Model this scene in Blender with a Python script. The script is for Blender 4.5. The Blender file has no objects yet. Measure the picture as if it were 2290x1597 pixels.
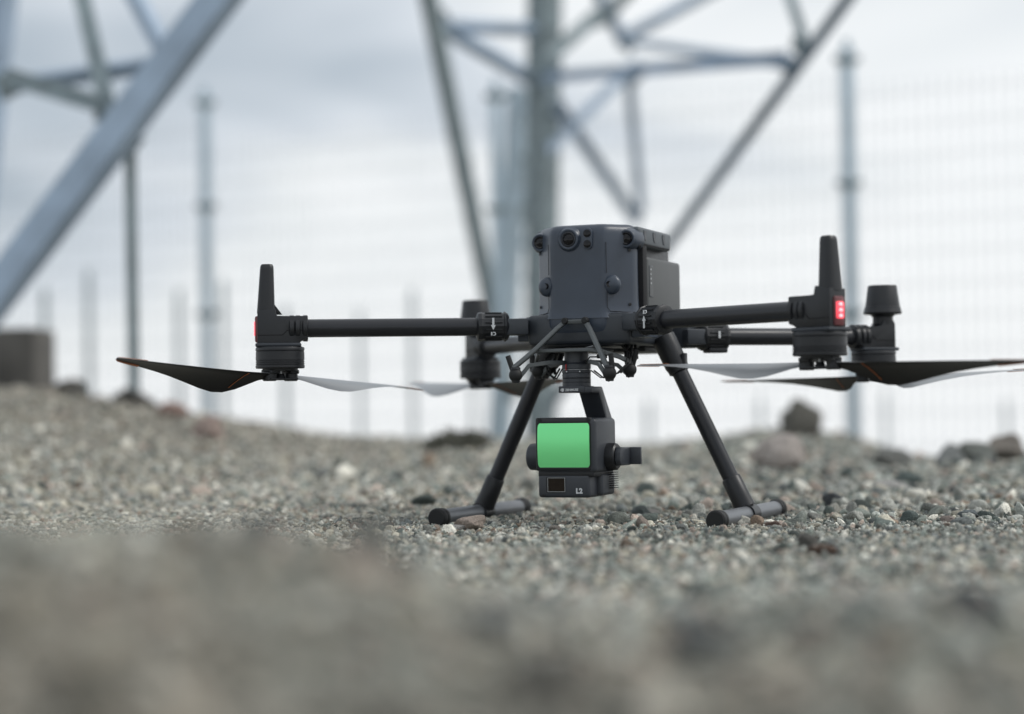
import bpy, bmesh, math, random
import numpy as np
from mathutils import Vector, Matrix, Euler

S = bpy.context.scene
COL = S.collection
random.seed(7)
rng = np.random.default_rng(11)
V = Vector

# ------------------------------------------------------------------ camera
ZD = 0.235                      # height of the motor plane above the gravel
FPX, PW, PH = 4375.6, 2290.0, 1597.0
CAM_O = V((0.9346, -2.6146, -0.0749 + ZD))
CR = V((0.9238, 0.3827, -0.0136)); CF = V((-0.3823, 0.9237, 0.0267)); CU = V((0.0228, -0.0195, 0.9996))
cam_d = bpy.data.cameras.new('camera')
cam = bpy.data.objects.new('camera', cam_d); COL.objects.link(cam)
m = Matrix.Identity(4)
for i in range(3):
    m[i][0], m[i][1], m[i][2], m[i][3] = CR[i], CU[i], -CF[i], CAM_O[i]
cam.matrix_world = m
cam_d.sensor_width = 36.0
cam_d.lens = 36.0 * FPX / PW
cam_d.clip_start, cam_d.clip_end = 0.05, 6000
cam_d.dof.use_dof = True
cam_d.dof.focus_distance = 2.60
cam_d.dof.aperture_fstop = 2.05
cam_d.dof.aperture_blades = 0
S.camera = cam

def at(u, v, d):
    """a point d metres in front of the camera"""
    return CAM_O + (CF + CR * ((u - PW / 2) / FPX) + CU * ((PH / 2 - v) / FPX)) * d

# ------------------------------------------------------------------ sky, sun, exposure
SUN_AZ, SUN_EL = math.radians(70), math.radians(48)       # from +y clockwise to +x: right, a little behind the drone
sun_dir = V((math.sin(SUN_AZ) * math.cos(SUN_EL), math.cos(SUN_AZ) * math.cos(SUN_EL), math.sin(SUN_EL)))
W = bpy.data.worlds.new('World'); S.world = W; W.use_nodes = True
nt = W.node_tree; N, L = nt.nodes, nt.links
N.clear()
def node(t, loc=None, **kw):
    n = N.new(t)
    for k, v in kw.items(): setattr(n, k, v)
    return n
out = node('ShaderNodeOutputWorld'); bg = node('ShaderNodeBackground')
L.new(bg.outputs[0], out.inputs[0])
sky = node('ShaderNodeTexSky', sky_type='NISHITA', sun_disc=False, sun_elevation=SUN_EL, sun_rotation=SUN_AZ)
sky.air_density = 1.0; sky.dust_density = 2.0
tc = node('ShaderNodeTexCoord')
sep = node('ShaderNodeSeparateXYZ'); L.new(tc.outputs['Generated'], sep.inputs[0])
zc = node('ShaderNodeMath', operation='MAXIMUM'); L.new(sep.outputs[2], zc.inputs[0]); zc.inputs[1].default_value = 0.0
zs = node('ShaderNodeMath', operation='MULTIPLY'); L.new(zc.outputs[0], zs.inputs[0]); zs.inputs[1].default_value = 2.4
cmb = node('ShaderNodeCombineXYZ'); L.new(sep.outputs[0], cmb.inputs[0]); L.new(sep.outputs[1], cmb.inputs[1]); L.new(zs.outputs[0], cmb.inputs[2])
off = node('ShaderNodeVectorMath', operation='ADD'); L.new(cmb.outputs[0], off.inputs[0]); off.inputs[1].default_value = (8.3, -19.952, 0.135)
nz = node('ShaderNodeTexNoise'); L.new(off.outputs[0], nz.inputs['Vector'])
nz.inputs['Scale'].default_value = 3.1; nz.inputs['Detail'].default_value = 3; nz.inputs['Roughness'].default_value = 0.5; nz.inputs['Distortion'].default_value = 0.4
# overcast is brighter towards the sun behind it, and near the horizon
dot = node('ShaderNodeVectorMath', operation='DOT_PRODUCT'); L.new(tc.outputs['Generated'], dot.inputs[0]); dot.inputs[1].default_value = sun_dir
glow = node('ShaderNodeMapRange'); L.new(dot.outputs['Value'], glow.inputs[0])
glow.inputs[1].default_value = -0.2; glow.inputs[2].default_value = 0.75; glow.inputs[3].default_value = -0.10; glow.inputs[4].default_value = 0.34
hor = node('ShaderNodeMapRange'); L.new(zc.outputs[0], hor.inputs[0])
hor.inputs[1].default_value = 0.0; hor.inputs[2].default_value = 0.22; hor.inputs[3].default_value = 0.68; hor.inputs[4].default_value = 0.0
nb = node('ShaderNodeMapRange'); L.new(nz.outputs[0], nb.inputs[0]); nb.clamp = False
nb.inputs[1].default_value = 0.33; nb.inputs[2].default_value = 0.67; nb.inputs[3].default_value = -0.05; nb.inputs[4].default_value = 0.95
# cloud shapes dissolve in the haze at the horizon
hz_f = node('ShaderNodeMapRange'); L.new(sep.outputs[2], hz_f.inputs[0]); hz_f.inputs[1].default_value = -0.01; hz_f.inputs[2].default_value = 0.11; hz_f.interpolation_type = 'SMOOTHSTEP'
nbm = node('ShaderNodeMix', data_type='FLOAT'); L.new(hz_f.outputs[0], nbm.inputs[0]); nbm.inputs[2].default_value = 0.36; L.new(nb.outputs[0], nbm.inputs[3])
a1 = node('ShaderNodeMath', operation='ADD'); L.new(nbm.outputs[0], a1.inputs[0]); L.new(glow.outputs[0], a1.inputs[1])
a2 = node('ShaderNodeMath', operation='ADD'); L.new(a1.outputs[0], a2.inputs[0]); L.new(hor.outputs[0], a2.inputs[1])
cr = node('ShaderNodeValToRGB'); L.new(a2.outputs[0], cr.inputs[0])
e = cr.color_ramp.elements
e[0].position, e[0].color = 0.0, (0.47, 0.54, 0.61, 1)
e[1].position, e[1].color = 1.0, (0.99, 1.015, 1.03, 1)
x = cr.color_ramp.elements.new(0.45); x.color = (0.72, 0.775, 0.835, 1)
x = cr.color_ramp.elements.new(0.75); x.color = (0.90, 0.935, 0.955, 1)
sm = node('ShaderNodeMix', data_type='RGBA', blend_type='MULTIPLY'); sm.inputs[0].default_value = 1.0
L.new(sky.outputs[0], sm.inputs[6]); sm.inputs[7].default_value = (0.09, 0.09, 0.09, 1)
mx = node('ShaderNodeMix', data_type='RGBA'); mx.inputs[0].default_value = 0.93
L.new(sm.outputs[2], mx.inputs[6]); L.new(cr.outputs[0], mx.inputs[7])
L.new(mx.outputs[2], bg.inputs[0]); bg.inputs[1].default_value = 1.0

sl = bpy.data.lights.new('sun', 'SUN'); sl.energy = 1.5; sl.angle = math.radians(18); sl.color = (1.0, 0.97, 0.93)
so = bpy.data.objects.new('sun', sl); COL.objects.link(so)
so.rotation_euler = sun_dir.to_track_quat('Z', 'Y').to_euler()
S.view_settings.view_transform = 'Standard'; S.view_settings.look = 'None'
S.view_settings.exposure = 0.0; S.view_settings.gamma = 1.0; S.view_settings.use_curve_mapping = False
S.render.engine = 'CYCLES'
S.cycles.use_denoising = True
S.cycles.max_bounces = 6

# ------------------------------------------------------------------ materials
def mat(name, col, rough=0.5, metal=0.0, var=0.0, vscale=40.0, bump=0.0, bscale=400.0, coat=0.0, emit=None, spec=None, coords='Object'):
    M = bpy.data.materials.new(name); M.use_nodes = True
    n, l = M.node_tree.nodes, M.node_tree.links
    p = n['Principled BSDF']
    p.inputs['Base Color'].default_value = (*col, 1); p.inputs['Roughness'].default_value = rough; p.inputs['Metallic'].default_value = metal
    if coat: p.inputs['Coat Weight'].default_value = coat; p.inputs['Coat Roughness'].default_value = 0.08
    if spec is not None: p.inputs['Specular IOR Level'].default_value = spec
    if emit: p.inputs['Emission Color'].default_value = (*emit[0], 1); p.inputs['Emission Strength'].default_value = emit[1]
    t = n.new('ShaderNodeTexCoord')
    if var:
        z = n.new('ShaderNodeTexNoise'); z.inputs['Scale'].default_value = vscale; z.inputs['Detail'].default_value = 5
        l.new(t.outputs[coords], z.inputs['Vector'])
        r = n.new('ShaderNodeMapRange'); l.new(z.outputs[0], r.inputs[0]); r.inputs[1].default_value = .3; r.inputs[2].default_value = .7
        r.inputs[3].default_value = 1 - var; r.inputs[4].default_value = 1 + var
        mm = n.new('ShaderNodeMix'); mm.data_type = 'RGBA'; mm.blend_type = 'MULTIPLY'; mm.inputs[0].default_value = 1
        mm.inputs[6].default_value = (*col, 1); l.new(r.outputs[0], mm.inputs[7]); l.new(mm.outputs[2], p.inputs['Base Color'])
        r2 = n.new('ShaderNodeMapRange'); l.new(z.outputs[0], r2.inputs[0]); r2.inputs[3].default_value = max(0.05, rough - .1); r2.inputs[4].default_value = min(1, rough + .1)
        l.new(r2.outputs[0], p.inputs['Roughness'])
    if bump:
        z = n.new('ShaderNodeTexNoise'); z.inputs['Scale'].default_value = bscale; z.inputs['Detail'].default_value = 3
        l.new(t.outputs[coords], z.inputs['Vector'])
        b = n.new('ShaderNodeBump'); b.inputs['Strength'].default_value = bump; b.inputs['Distance'].default_value = 0.001
        l.new(z.outputs[0], b.inputs['Height']); l.new(b.outputs[0], p.inputs['Normal'])
    return M

SHELL = mat('shell_plastic', (0.040, 0.053, 0.076), 0.33, var=.16, vscale=18, bump=.12, bscale=1500)
SHELL2 = mat('hull_plastic', (0.030, 0.036, 0.045), 0.42, var=.10, vscale=25, bump=.12, bscale=1500)
COVER = mat('cover_plastic', (0.075, 0.088, 0.10), 0.5, var=.08, vscale=25, bump=.12, bscale=1500)
BATT = mat('battery_plastic', (0.085, 0.09, 0.092), 0.55, var=.07, vscale=30, bump=.12, bscale=1500)
ARM = mat('carbon_tube', (0.012, 0.0135, 0.018), 0.36, var=.12, vscale=60)
BLK = mat('black_plastic', (0.0095, 0.011, 0.014), 0.42, var=.15, vscale=60, bump=.1, bscale=1500)
BRK = mat('bracket_metal', (0.085, 0.095, 0.10), 0.42, var=.1, vscale=60)
GIM = mat('gimbal_plastic', (0.034, 0.039, 0.048), 0.42, var=.10, vscale=40, bump=.1, bscale=1500)
DARK = mat('dark_rubber', (0.008, 0.009, 0.010), 0.65, var=.2, vscale=80)
LENS = mat('lens_glass', (0.003, 0.003, 0.005), 0.10, spec=0.35)
RING = mat('lens_ring', (0.03, 0.033, 0.04), 0.35)
SEAM = mat('seam_shadow_gap', (0.006, 0.006, 0.008), 0.8)
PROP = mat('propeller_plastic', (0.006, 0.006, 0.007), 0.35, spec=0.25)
PROP_SHEEN = mat('propeller_sky_sheen', (0.22, 0.23, 0.24), 0.28, spec=0.6)
ORANGE = mat('orange_marking', (0.40, 0.12, 0.035), 0.5)
WHITE = mat('white_marking', (0.60, 0.62, 0.64), 0.5)
GREYMK = mat('pale_marking', (0.42, 0.44, 0.45), 0.5)
FOOT = mat('foot_tube_metal', (0.16, 0.17, 0.185), 0.42, metal=0.4, var=.1, vscale=90)
METAL = mat('screw_steel', (0.30, 0.31, 0.32), 0.35, metal=0.9)
RED = mat('status_light_red', (0.9, 0.10, 0.12), 0.3, emit=((1.0, 0.06, 0.10), 0.9))
REDHOT = mat('status_light_core', (1.0, 0.5, 0.5), 0.3, emit=((1.0, 0.28, 0.32), 1.6))
REDG = mat('status_light_cover', (0.16, 0.05, 0.055), 0.3)
REDMK = mat('red_marking', (0.5, 0.03, 0.03), 0.5)
AMBER = mat('amber_lens_coating', (0.012, 0.007, 0.004), 0.15, spec=0.3)
GREEN = mat('green_filter_glass', (0.24, 0.95, 0.36), 0.30, metal=0.5, coat=0.35)
GREEN.node_tree.nodes['Principled BSDF'].inputs['Coat Roughness'].default_value = 0.22
STEEL = mat('galvanised_steel', (0.34, 0.43, 0.54), 0.5, metal=0.2, var=.18, vscale=6)
STEELB = mat('galvanised_post', (0.44, 0.54, 0.61), 0.5, metal=0.2, var=.12, vscale=8)
STEELD = mat('weathered_steel', (0.25, 0.305, 0.325), 0.6, metal=0.05, var=.2, vscale=8)
CONC = mat('weathered_concrete', (0.105, 0.10, 0.092), 0.9, var=.3, vscale=8, bump=.4, bscale=60)
WIRE = mat('fence_wire', (0.33, 0.37, 0.40), 0.5, metal=0.4)

# ------------------------------------------------------------------ mesh builder
class B:
    def __init__(s): s.bm = bmesh.new()
    def _merge(s, tb):
        me = bpy.data.meshes.new('tmp'); tb.to_mesh(me); tb.free(); s.bm.from_mesh(me); bpy.data.meshes.remove(me)
    def box(s, c, size, R=None, bev=0.0, seg=2, taper=None):
        tb = bmesh.new(); bmesh.ops.create_cube(tb, size=1)
        for v in tb.verts:
            k = 1.0
            v.co = V((v.co.x * size[0], v.co.y * size[1], v.co.z * size[2]))
            if taper and v.co.z > 0: v.co.x *= taper[0]; v.co.y *= taper[1]
        if bev: bmesh.ops.bevel(tb, geom=tb.edges[:], offset=bev, segments=seg, affect='EDGES', profile=0.5)
        M = Matrix.Translation(c) @ (R.to_4x4() if R else Matrix.Identity(4))
        tb.transform(M); s._merge(tb); return s
    def loft(s, rings, cap=True, close=True):
        rv = [[s.bm.verts.new(p) for p in r] for r in rings]
        n = len(rings[0])
        for a, b in zip(rv, rv[1:]):
            for i in range(n if close else n - 1):
                j = (i + 1) % n
                s.bm.faces.new((a[i], a[j], b[j], b[i]))
        if cap:
            s.bm.faces.new(list(reversed(rv[0]))); s.bm.faces.new(rv[-1])
        return s
    def lathe(s, prof, o=(0, 0, 0), axis=(0, 0, 1), n=28, squash=None):
        o = V(o); ax = V(axis).normalized(); q = ax.to_track_quat('Z', 'Y')
        rings = []
        for r, h in prof:
            rings.append([o + q @ V((r * math.cos(2 * math.pi * k / n), r * math.sin(2 * math.pi * k / n) * (squash or 1), h)) for k in range(n)])
        return s.loft(rings)
    def cyl(s, p0, p1, r0, r1=None, n=20):
        p0, p1 = V(p0), V(p1); r1 = r0 if r1 is None else r1
        return s.lathe([(r0, 0), (r1, (p1 - p0).length)], p0, p1 - p0, n)
    def tube(s, pts, r, n=8):
        pts = [V(p) for p in pts]; rings = []; up = None
        for i, p in enumerate(pts):
            t = (pts[min(i + 1, len(pts) - 1)] - pts[max(i - 1, 0)]).normalized()
            if up is None: up = t.orthogonal().normalized()
            up = (up - t * up.dot(t)).normalized(); w = t.cross(up)
            rr = r[i] if isinstance(r, (list, tuple)) else r
            rings.append([p + (up * math.cos(2 * math.pi * k / n) + w * math.sin(2 * math.pi * k / n)) * rr for k in range(n)])
        return s.loft(rings)
    def strap(s, pts, w, t, wdir):
        """flat bar swept along pts, w wide along wdir and t thick"""
        pts = [V(p) for p in pts]; wd = V(wdir).normalized(); rings = []
        for i, p in enumerate(pts):
            tn = (pts[min(i + 1, len(pts) - 1)] - pts[max(i - 1, 0)]).normalized()
            nn = tn.cross(wd).normalized(); ww = nn.cross(tn).normalized()
            rings.append([p + ww * a * w / 2 + nn * b * t / 2 for a, b in ((-1, -.6), (-.8, -1), (.8, -1), (1, -.6), (1, .6), (.8, 1), (-.8, 1), (-1, .6))])
        return s.loft(rings)
    def prism(s, poly, o, A, Bv, thick, bev=0.0, seg=2):
        tb = bmesh.new(); o, A, Bv = V(o), V(A), V(Bv); nn = A.cross(Bv).normalized()
        a = [tb.verts.new(o + A * p[0] + Bv * p[1] - nn * thick / 2) for p in poly]
        b = [tb.verts.new(o + A * p[0] + Bv * p[1] + nn * thick / 2) for p in poly]
        k = len(poly)
        tb.faces.new(list(reversed(a))); tb.faces.new(b)
        for i in range(k): tb.faces.new((a[i], a[(i + 1) % k], b[(i + 1) % k], b[i]))
        bmesh.ops.recalc_face_normals(tb, faces=tb.faces[:])
        if bev: bmesh.ops.bevel(tb, geom=tb.edges[:], offset=bev, segments=seg, affect='EDGES', profile=0.5, clamp_overlap=True)
        s._merge(tb); return s
    def ell(s, c, rad, R=None, u=20, v=12):
        tb = bmesh.new(); bmesh.ops.create_uvsphere(tb, u_segments=u, v_segments=v, radius=1)
        tb.transform(Matrix.Translation(c) @ (R.to_4x4() if R else Matrix.Identity(4)) @ Matrix.Diagonal((*rad, 1)))
        s._merge(tb); return s
    def done(s, name, material, parent=None, M=None, smooth=35, z=None, recalc=True):
        if M is not None: s.bm.transform(M)
        if recalc: bmesh.ops.recalc_face_normals(s.bm, faces=s.bm.faces[:])
        me = bpy.data.meshes.new(name); s.bm.to_mesh(me); s.bm.free()
        me.materials.append(material)
        if smooth:
            me.polygons.foreach_set('use_smooth', [True] * len(me.polygons)); me.set_sharp_from_angle(angle=math.radians(smooth))
        o = bpy.data.objects.new(name, me); COL.objects.link(o)
        if parent is not None: o.parent = parent
        if z is None: z = ZD if parent is DRONE else 0.0
        o.location = (0, 0, z)
        return o
DRONE = None
def tag(o, label=None, cat=None, group=None, kind=None):
    for k, v in (('label', label), ('category', cat), ('group', group), ('kind', kind)):
        if v: o[k] = v
    return o
def empty(name, loc=(0, 0, 0)):
    o = bpy.data.objects.new(name, None); COL.objects.link(o); o.location = loc; o.empty_display_size = .1; return o
def lettering(name, txt, h, o, A, Bv, material, parent, bold=0.0):
    """flat lettering, cap height h, lower left corner o, along A, up Bv"""
    c = bpy.data.curves.new('tmp', 'FONT'); c.body = txt; c.size = h / 0.7; c.offset = bold; c.extrude = 0.00015; c.resolution_u = 3
    t = bpy.data.objects.new('tmp', c); me = bpy.data.meshes.new_from_object(t); bpy.data.objects.remove(t); bpy.data.curves.remove(c)
    A, Bv = V(A).normalized(), V(Bv).normalized(); nn = A.cross(Bv)
    M = Matrix.Identity(4)
    for i in range(3): M[i][0], M[i][1], M[i][2], M[i][3] = A[i], Bv[i], nn[i], o[i]
    me.transform(M); me.materials.clear(); me.materials.append(material); me.name = name
    ob = bpy.data.objects.new(name, me); COL.objects.link(ob); ob.parent = parent
    return ob

# ------------------------------------------------------------------ value noise
_tab = rng.random((256, 256))
def vnoise(x, y):
    xi, yi = np.floor(x).astype(int), np.floor(y).astype(int); fx, fy = x - xi, y - yi
    fx, fy = fx * fx * (3 - 2 * fx), fy * fy * (3 - 2 * fy)
    g = lambda a, b: _tab[a & 255, b & 255]
    return (g(xi, yi) * (1 - fx) + g(xi + 1, yi) * fx) * (1 - fy) + (g(xi, yi + 1) * (1 - fx) + g(xi + 1, yi + 1) * fx) * fy
def fbm(x, y, o=4):
    s, a, t = 0, 1, 0
    for k in range(o): s = s + a * (vnoise(x + 17.3 * k, y - 9.1 * k) - .5); t += a; x, y, a = x * 2.03, y * 2.03, a * .5
    return s / t

# ------------------------------------------------------------------ the lie of the land
RH = np.array([CR.x, CR.y]) / math.hypot(CR.x, CR.y); FH = np.array([CF.x, CF.y]) / math.hypot(CF.x, CF.y)
def smooth01(x, a, b):
    t = np.clip((x - a) / (b - a), 0, 1); return t * t * (3 - 2 * t)
def height(x, y):
    dx, dy = x - CAM_O.x, y - CAM_O.y
    t = dx * RH[0] + dy * RH[1]; D = dx * FH[0] + dy * FH[1]
    R = np.hypot(dx, dy)
    s = t / np.maximum(np.abs(D), .3)                  # bearing seen from the camera's side of the site
    h = .0015 + fbm(x * 1.3, y * 1.3, 3) * .02 * smooth01(R, 2.6, 4.5) + fbm(x * 6, y * 6, 3) * .010
    # low hump of gravel in front of the drone, higher on the left
    amp = .096 - .052 * smooth01(s, -.15, .08) + .02 * fbm(s * 14, D * 2 + 5, 2)
    ctr = .98 + .10 * smooth01(s, -.05, .2)
    h = h + amp * np.exp(-((D - ctr) / .30) ** 2) * smooth01(D, .05, .6)
    # banks behind the drone
    left = .232 - .185 * smooth01(s, -.27, -.045)
    right = .010 + .050 * np.exp(-((s - .135) / .045) ** 2) + .02 * smooth01(s, .2, .3)
    crest = np.where(s < .0, left, .045 + (right - .045) * smooth01(s, .0, .08))
    cd = 6.3 - 1.6 * smooth01(s, .12, .24)
    bank = crest * smooth01(D, 3.35, cd) * (1 + .35 * fbm(x * 2.2 + 3, y * 2.2, 3))
    h = h + bank
    st0 = 7.0 - 2.0 * smooth01(s, .15, .22) * (D > 0)
    far = np.maximum(R - st0, 0)
    h = h - np.where(D > 0, .075, .05) * far * smooth01(far, 0, 2.3) + fbm(x * .03, y * .03, 3) * np.clip(far * .02, 0, 12)
    return h
def hz(x, y): return float(height(np.array([x]), np.array([y]))[0])

GROUND = bpy.data.materials.new('gritty_ground'); GROUND.use_nodes = True
n, l = GROUND.node_tree.nodes, GROUND.node_tree.links; p = n['Principled BSDF']; p.inputs['Roughness'].default_value = .95
g = n.new('ShaderNodeNewGeometry')
z1 = n.new('ShaderNodeTexNoise'); z1.inputs['Scale'].default_value = 260; z1.inputs['Detail'].default_value = 6; l.new(g.outputs['Position'], z1.inputs['Vector'])
z2 = n.new('ShaderNodeTexNoise'); z2.inputs['Scale'].default_value = 5; z2.inputs['Detail'].default_value = 5; l.new(g.outputs['Position'], z2.inputs['Vector'])
c1 = n.new('ShaderNodeValToRGB'); l.new(z1.outputs[0], c1.inputs[0])
c1.color_ramp.elements[0].position = .32; c1.color_ramp.elements[0].color = (.075, .074, .066, 1)
c1.color_ramp.elements[1].position = .68; c1.color_ramp.elements[1].color = (.33, .32, .285, 1)
c2 = n.new('ShaderNodeValToRGB'); l.new(z2.outputs[0], c2.inputs[0])
c2.color_ramp.elements[0].position = .35; c2.color_ramp.elements[0].color = (.75, .82, .80, 1)
c2.color_ramp.elements[1].position = .65; c2.color_ramp.elements[1].color = (1.08, 1.0, .92, 1)
mm = n.new('ShaderNodeMix'); mm.data_type = 'RGBA'; mm.blend_type = 'MULTIPLY'; mm.inputs[0].default_value = 1
l.new(c1.outputs[0], mm.inputs[6]); l.new(c2.outputs[0], mm.inputs[7]); l.new(mm.outputs[2], p.inputs['Base Color'])
bb = n.new('ShaderNodeBump'); bb.inputs['Strength'].default_value = .8; bb.inputs['Distance'].default_value = .004
l.new(z1.outputs[0], bb.inputs['Height']); l.new(bb.outputs[0], p.inputs['Normal'])

def make_ground():
    na = 420; rad = np.concatenate([[.02], np.geomspace(.25, 12, 150), np.geomspace(12.6, 3000, 60)])
    ang = np.linspace(0, 2 * np.pi, na, endpoint=False)
    X = CAM_O.x + rad[:, None] * np.cos(ang)[None]; Y = CAM_O.y + rad[:, None] * np.sin(ang)[None]
    Z = height(X, Y)
    co = np.stack([X, Y, Z], -1).reshape(-1, 3)
    i, j = np.meshgrid(np.arange(len(rad) - 1), np.arange(na), indexing='ij'); j2 = (j + 1) % na
    q = np.stack([i * na + j, (i + 1) * na + j, (i + 1) * na + j2, i * na + j2], -1).reshape(-1, 4)
    me = bpy.data.meshes.new('ground'); me.from_pydata(co.tolist(), [], q.tolist() + [list(range(na))]); me.materials.append(GROUND)
    me.polygons.foreach_set('use_smooth', [True] * len(me.polygons))
    o = bpy.data.objects.new('ground', me); COL.objects.link(o); o['kind'] = 'structure'
make_ground()

# ------------------------------------------------------------------ stones
def ico(sub):
    tb = bmesh.new(); bmesh.ops.create_icosphere(tb, subdivisions=sub, radius=1)
    tb.verts.ensure_lookup_table()
    v = np.array([x.co[:] for x in tb.verts]); f = np.array([[y.index for y in x.verts] for x in tb.faces]); tb.free()
    return v, f
def stone_shape(v, seed, cuts=9, rough=.05, flat=(1, .78, .55), dd=(.52, .86)):
    r = np.random.default_rng(seed)
    nrm = r.normal(size=(cuts, 3)); nrm /= np.linalg.norm(nrm, axis=1)[:, None]
    d = r.uniform(*dd, cuts)
    dots = v @ nrm.T
    rad = np.minimum(1, np.where(dots > 1e-3, d / np.maximum(dots, 1e-3), 9).min(1))
    for k in range(3):
        w = r.normal(size=(3, 3)) * (2.2 * 2 ** k); ph = r.uniform(0, 6, 3)
        rad = rad + rough / (1.6 ** k) * np.sin(v @ w.T + ph).mean(1) * 1.7
    return v * rad[:, None] * np.array(flat) * r.uniform(.85, 1.15, 3)

PAL = np.array([(.36, .335, .285), (.255, .255, .24), (.20, .218, .200), (.080, .095, .090), (.55, .525, .48), (.35, .285, .25), (.17, .125, .095), (.32, .33, .312), (.12, .13, .132)])
def scol(nn, t, D):
    """stone colours: more beige to the left, more grey-green and dark to the right"""
    s = np.clip(t / np.maximum(D, .3) * 3.2 + .5, 0, 1)[:, None]
    wl = np.array([.32, .20, .08, .03, .16, .08, .03, .08, .02]); wr = np.array([.13, .17, .19, .10, .07, .06, .04, .15, .09])
    w = wl * (1 - s) + wr * s; c = np.cumsum(w / w.sum(1)[:, None], 1)
    k = (rng.random(nn)[:, None] > c).sum(1).clip(0, len(PAL) - 1)
    c = PAL[k] * rng.uniform(.48, 1.42, nn)[:, None] * np.array([1.15, 1.17, 1.13])
    near_brown = (.62 * (1 - smooth01(D, .6, 1.15)))[:, None]         # stones turn darker and browner nearest the camera
    dry = (.38 * smooth01(D, 4.0, 5.5) * smooth01(-t / np.maximum(D, .3), .0, .12))[:, None]       # dry earth on the left bank
    c = c * (1 - dry) + dry * np.array([.20, .175, .14]) * rng.uniform(.7, 1.3, nn)[:, None]
    return c * (1 - near_brown) + near_brown * np.array([.175, .150, .115]) * rng.uniform(.7, 1.3, nn)[:, None]

def gravel():
    P, SC, CC = [], [], []
    def zone(N_, d0, d1, r0, r1, pw, sink, power=1.0, side=-1):
        D = d0 + (d1 - d0) * rng.random(N_) ** power
        t = rng.uniform(side, 1, N_) * (.34 * D + .18)
        x = CAM_O.x + RH[0] * t + FH[0] * D; y = CAM_O.y + RH[1] * t + FH[1] * D
        r = r0 + (r1 - r0) * rng.random(N_) ** pw
        z = height(x, y) + r * sink
        P.append(np.stack([x, y, z], 1)); SC.append(r); CC.append(scol(N_, t, D))
    zone(250000, 1.85, 3.55, .0011, .0036, 1.7, .28)
    zone(56000, 1.2, 4.6, .0034, .0082, 2.2, .30)
    zone(14000, .4, 2.0, .0032, .0115, 2.0, .2)
    zone(220, .5, 1.5, .012, .024, 1.8, .1)
    zone(1900, 1.3, 4.6, .007, .0135, 2.6, .2)
    zone(60000, 3.3, 8.5, .004, .016, 3.2, .15)
    zone(500, 3.4, 8.0, .018, .034, 2.2, .1)
    for sd in (-1, 1):
        N_ = 45000; D = rng.uniform(.3, 8.5, N_); w0 = .33 * D + .15; t = sd * (w0 + rng.random(N_) * (.75 * D + .9))
        x = CAM_O.x + RH[0] * t + FH[0] * D; y = CAM_O.y + RH[1] * t + FH[1] * D; q = .004 + .013 * rng.random(N_) ** 2.4
        P.append(np.stack([x, y, height(x, y) + q * .2], 1)); SC.append(q); CC.append(scol(N_, t, D))
    zone(1900, 2.5, 4.9, .008, .022, 2.0, .2, side=.1)
    P = np.concatenate(P); SC = np.concatenate(SC); CC = np.concatenate(CC)
    # keep stones out of the skid tubes' way
    keep = ~((np.abs(np.abs(P[:, 0]) - .2) < .030) & (P[:, 1] > -.23) & (P[:, 1] < .18) & (SC > .0050))
    P, SC, CC = P[keep], SC[keep], CC[keep]; n_ = len(P)
    v, f = ico(3); K = 16
    sv = np.concatenate([stone_shape(v, 100 + k, cuts=9 + k % 6, rough=.028, flat=(1, .8, .58 + .03 * (k % 8)), dd=(.36, .74)) for k in range(K)])
    sf = np.concatenate([f + k * len(v) for k in range(K)])
    me = bpy.data.meshes.new('gravel'); ns = len(sv)
    me.vertices.add(ns + n_); me.vertices.foreach_set('co', np.concatenate([sv, P]).astype(np.float32).ravel())
    me.loops.add(len(sf) * 3); me.loops.foreach_set('vertex_index', sf.astype(np.int32).ravel())
    me.polygons.add(len(sf)); me.polygons.foreach_set('loop_start', np.arange(0, len(sf) * 3, 3, dtype=np.int32))
    me.update()
    def attr(nm, ty, fld, a): me.attributes.new(nm, ty, 'POINT').data.foreach_set(fld, a.ravel())
    attr('is_src', 'BOOLEAN', 'value', np.concatenate([np.ones(ns, bool), np.zeros(n_, bool)]))
    attr('idx', 'INT', 'value', np.concatenate([np.repeat(np.arange(K), len(v)), rng.integers(0, K, n_)]).astype(np.int32))
    rot = np.concatenate([np.zeros((ns, 3)), np.stack([rng.normal(0, .7, n_), rng.normal(0, .7, n_), rng.uniform(0, 6.28, n_)], 1)]).astype(np.float32)
    attr('rot', 'FLOAT_VECTOR', 'vector', rot)
    sc = SC[:, None] * rng.uniform(.8, 1.25, (n_, 3)); attr('scl', 'FLOAT_VECTOR', 'vector', np.concatenate([np.ones((ns, 3)), sc]).astype(np.float32))
    attr('gcol', 'FLOAT_VECTOR', 'vector', np.concatenate([np.ones((ns, 3)), CC]).astype(np.float32))
    M = bpy.data.materials.new('gravel_stone'); M.use_nodes = True; nn, ll = M.node_tree.nodes, M.node_tree.links; pb = nn['Principled BSDF']
    pb.inputs['Roughness'].default_value = .85
    a = nn.new('ShaderNodeAttribute'); a.attribute_type = 'INSTANCER'; a.attribute_name = 'gcol'
    gz = nn.new('ShaderNodeNewGeometry'); z = nn.new('ShaderNodeTexNoise'); z.inputs['Scale'].default_value = 420; z.inputs['Detail'].default_value = 4; ll.new(gz.outputs['Position'], z.inputs['Vector'])
    r = nn.new('ShaderNodeMapRange'); ll.new(z.outputs[0], r.inputs[0]); r.inputs[1].default_value = .3; r.inputs[2].default_value = .7; r.inputs[3].default_value = .55; r.inputs[4].default_value = 1.4
    mx_ = nn.new('ShaderNodeMix'); mx_.data_type = 'RGBA'; mx_.blend_type = 'MULTIPLY'; mx_.inputs[0].default_value = 1
    ll.new(a.outputs['Vector'], mx_.inputs[6]); ll.new(r.outputs[0], mx_.inputs[7]); ll.new(mx_.outputs[2], pb.inputs['Base Color'])
    me.materials.append(M)
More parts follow.
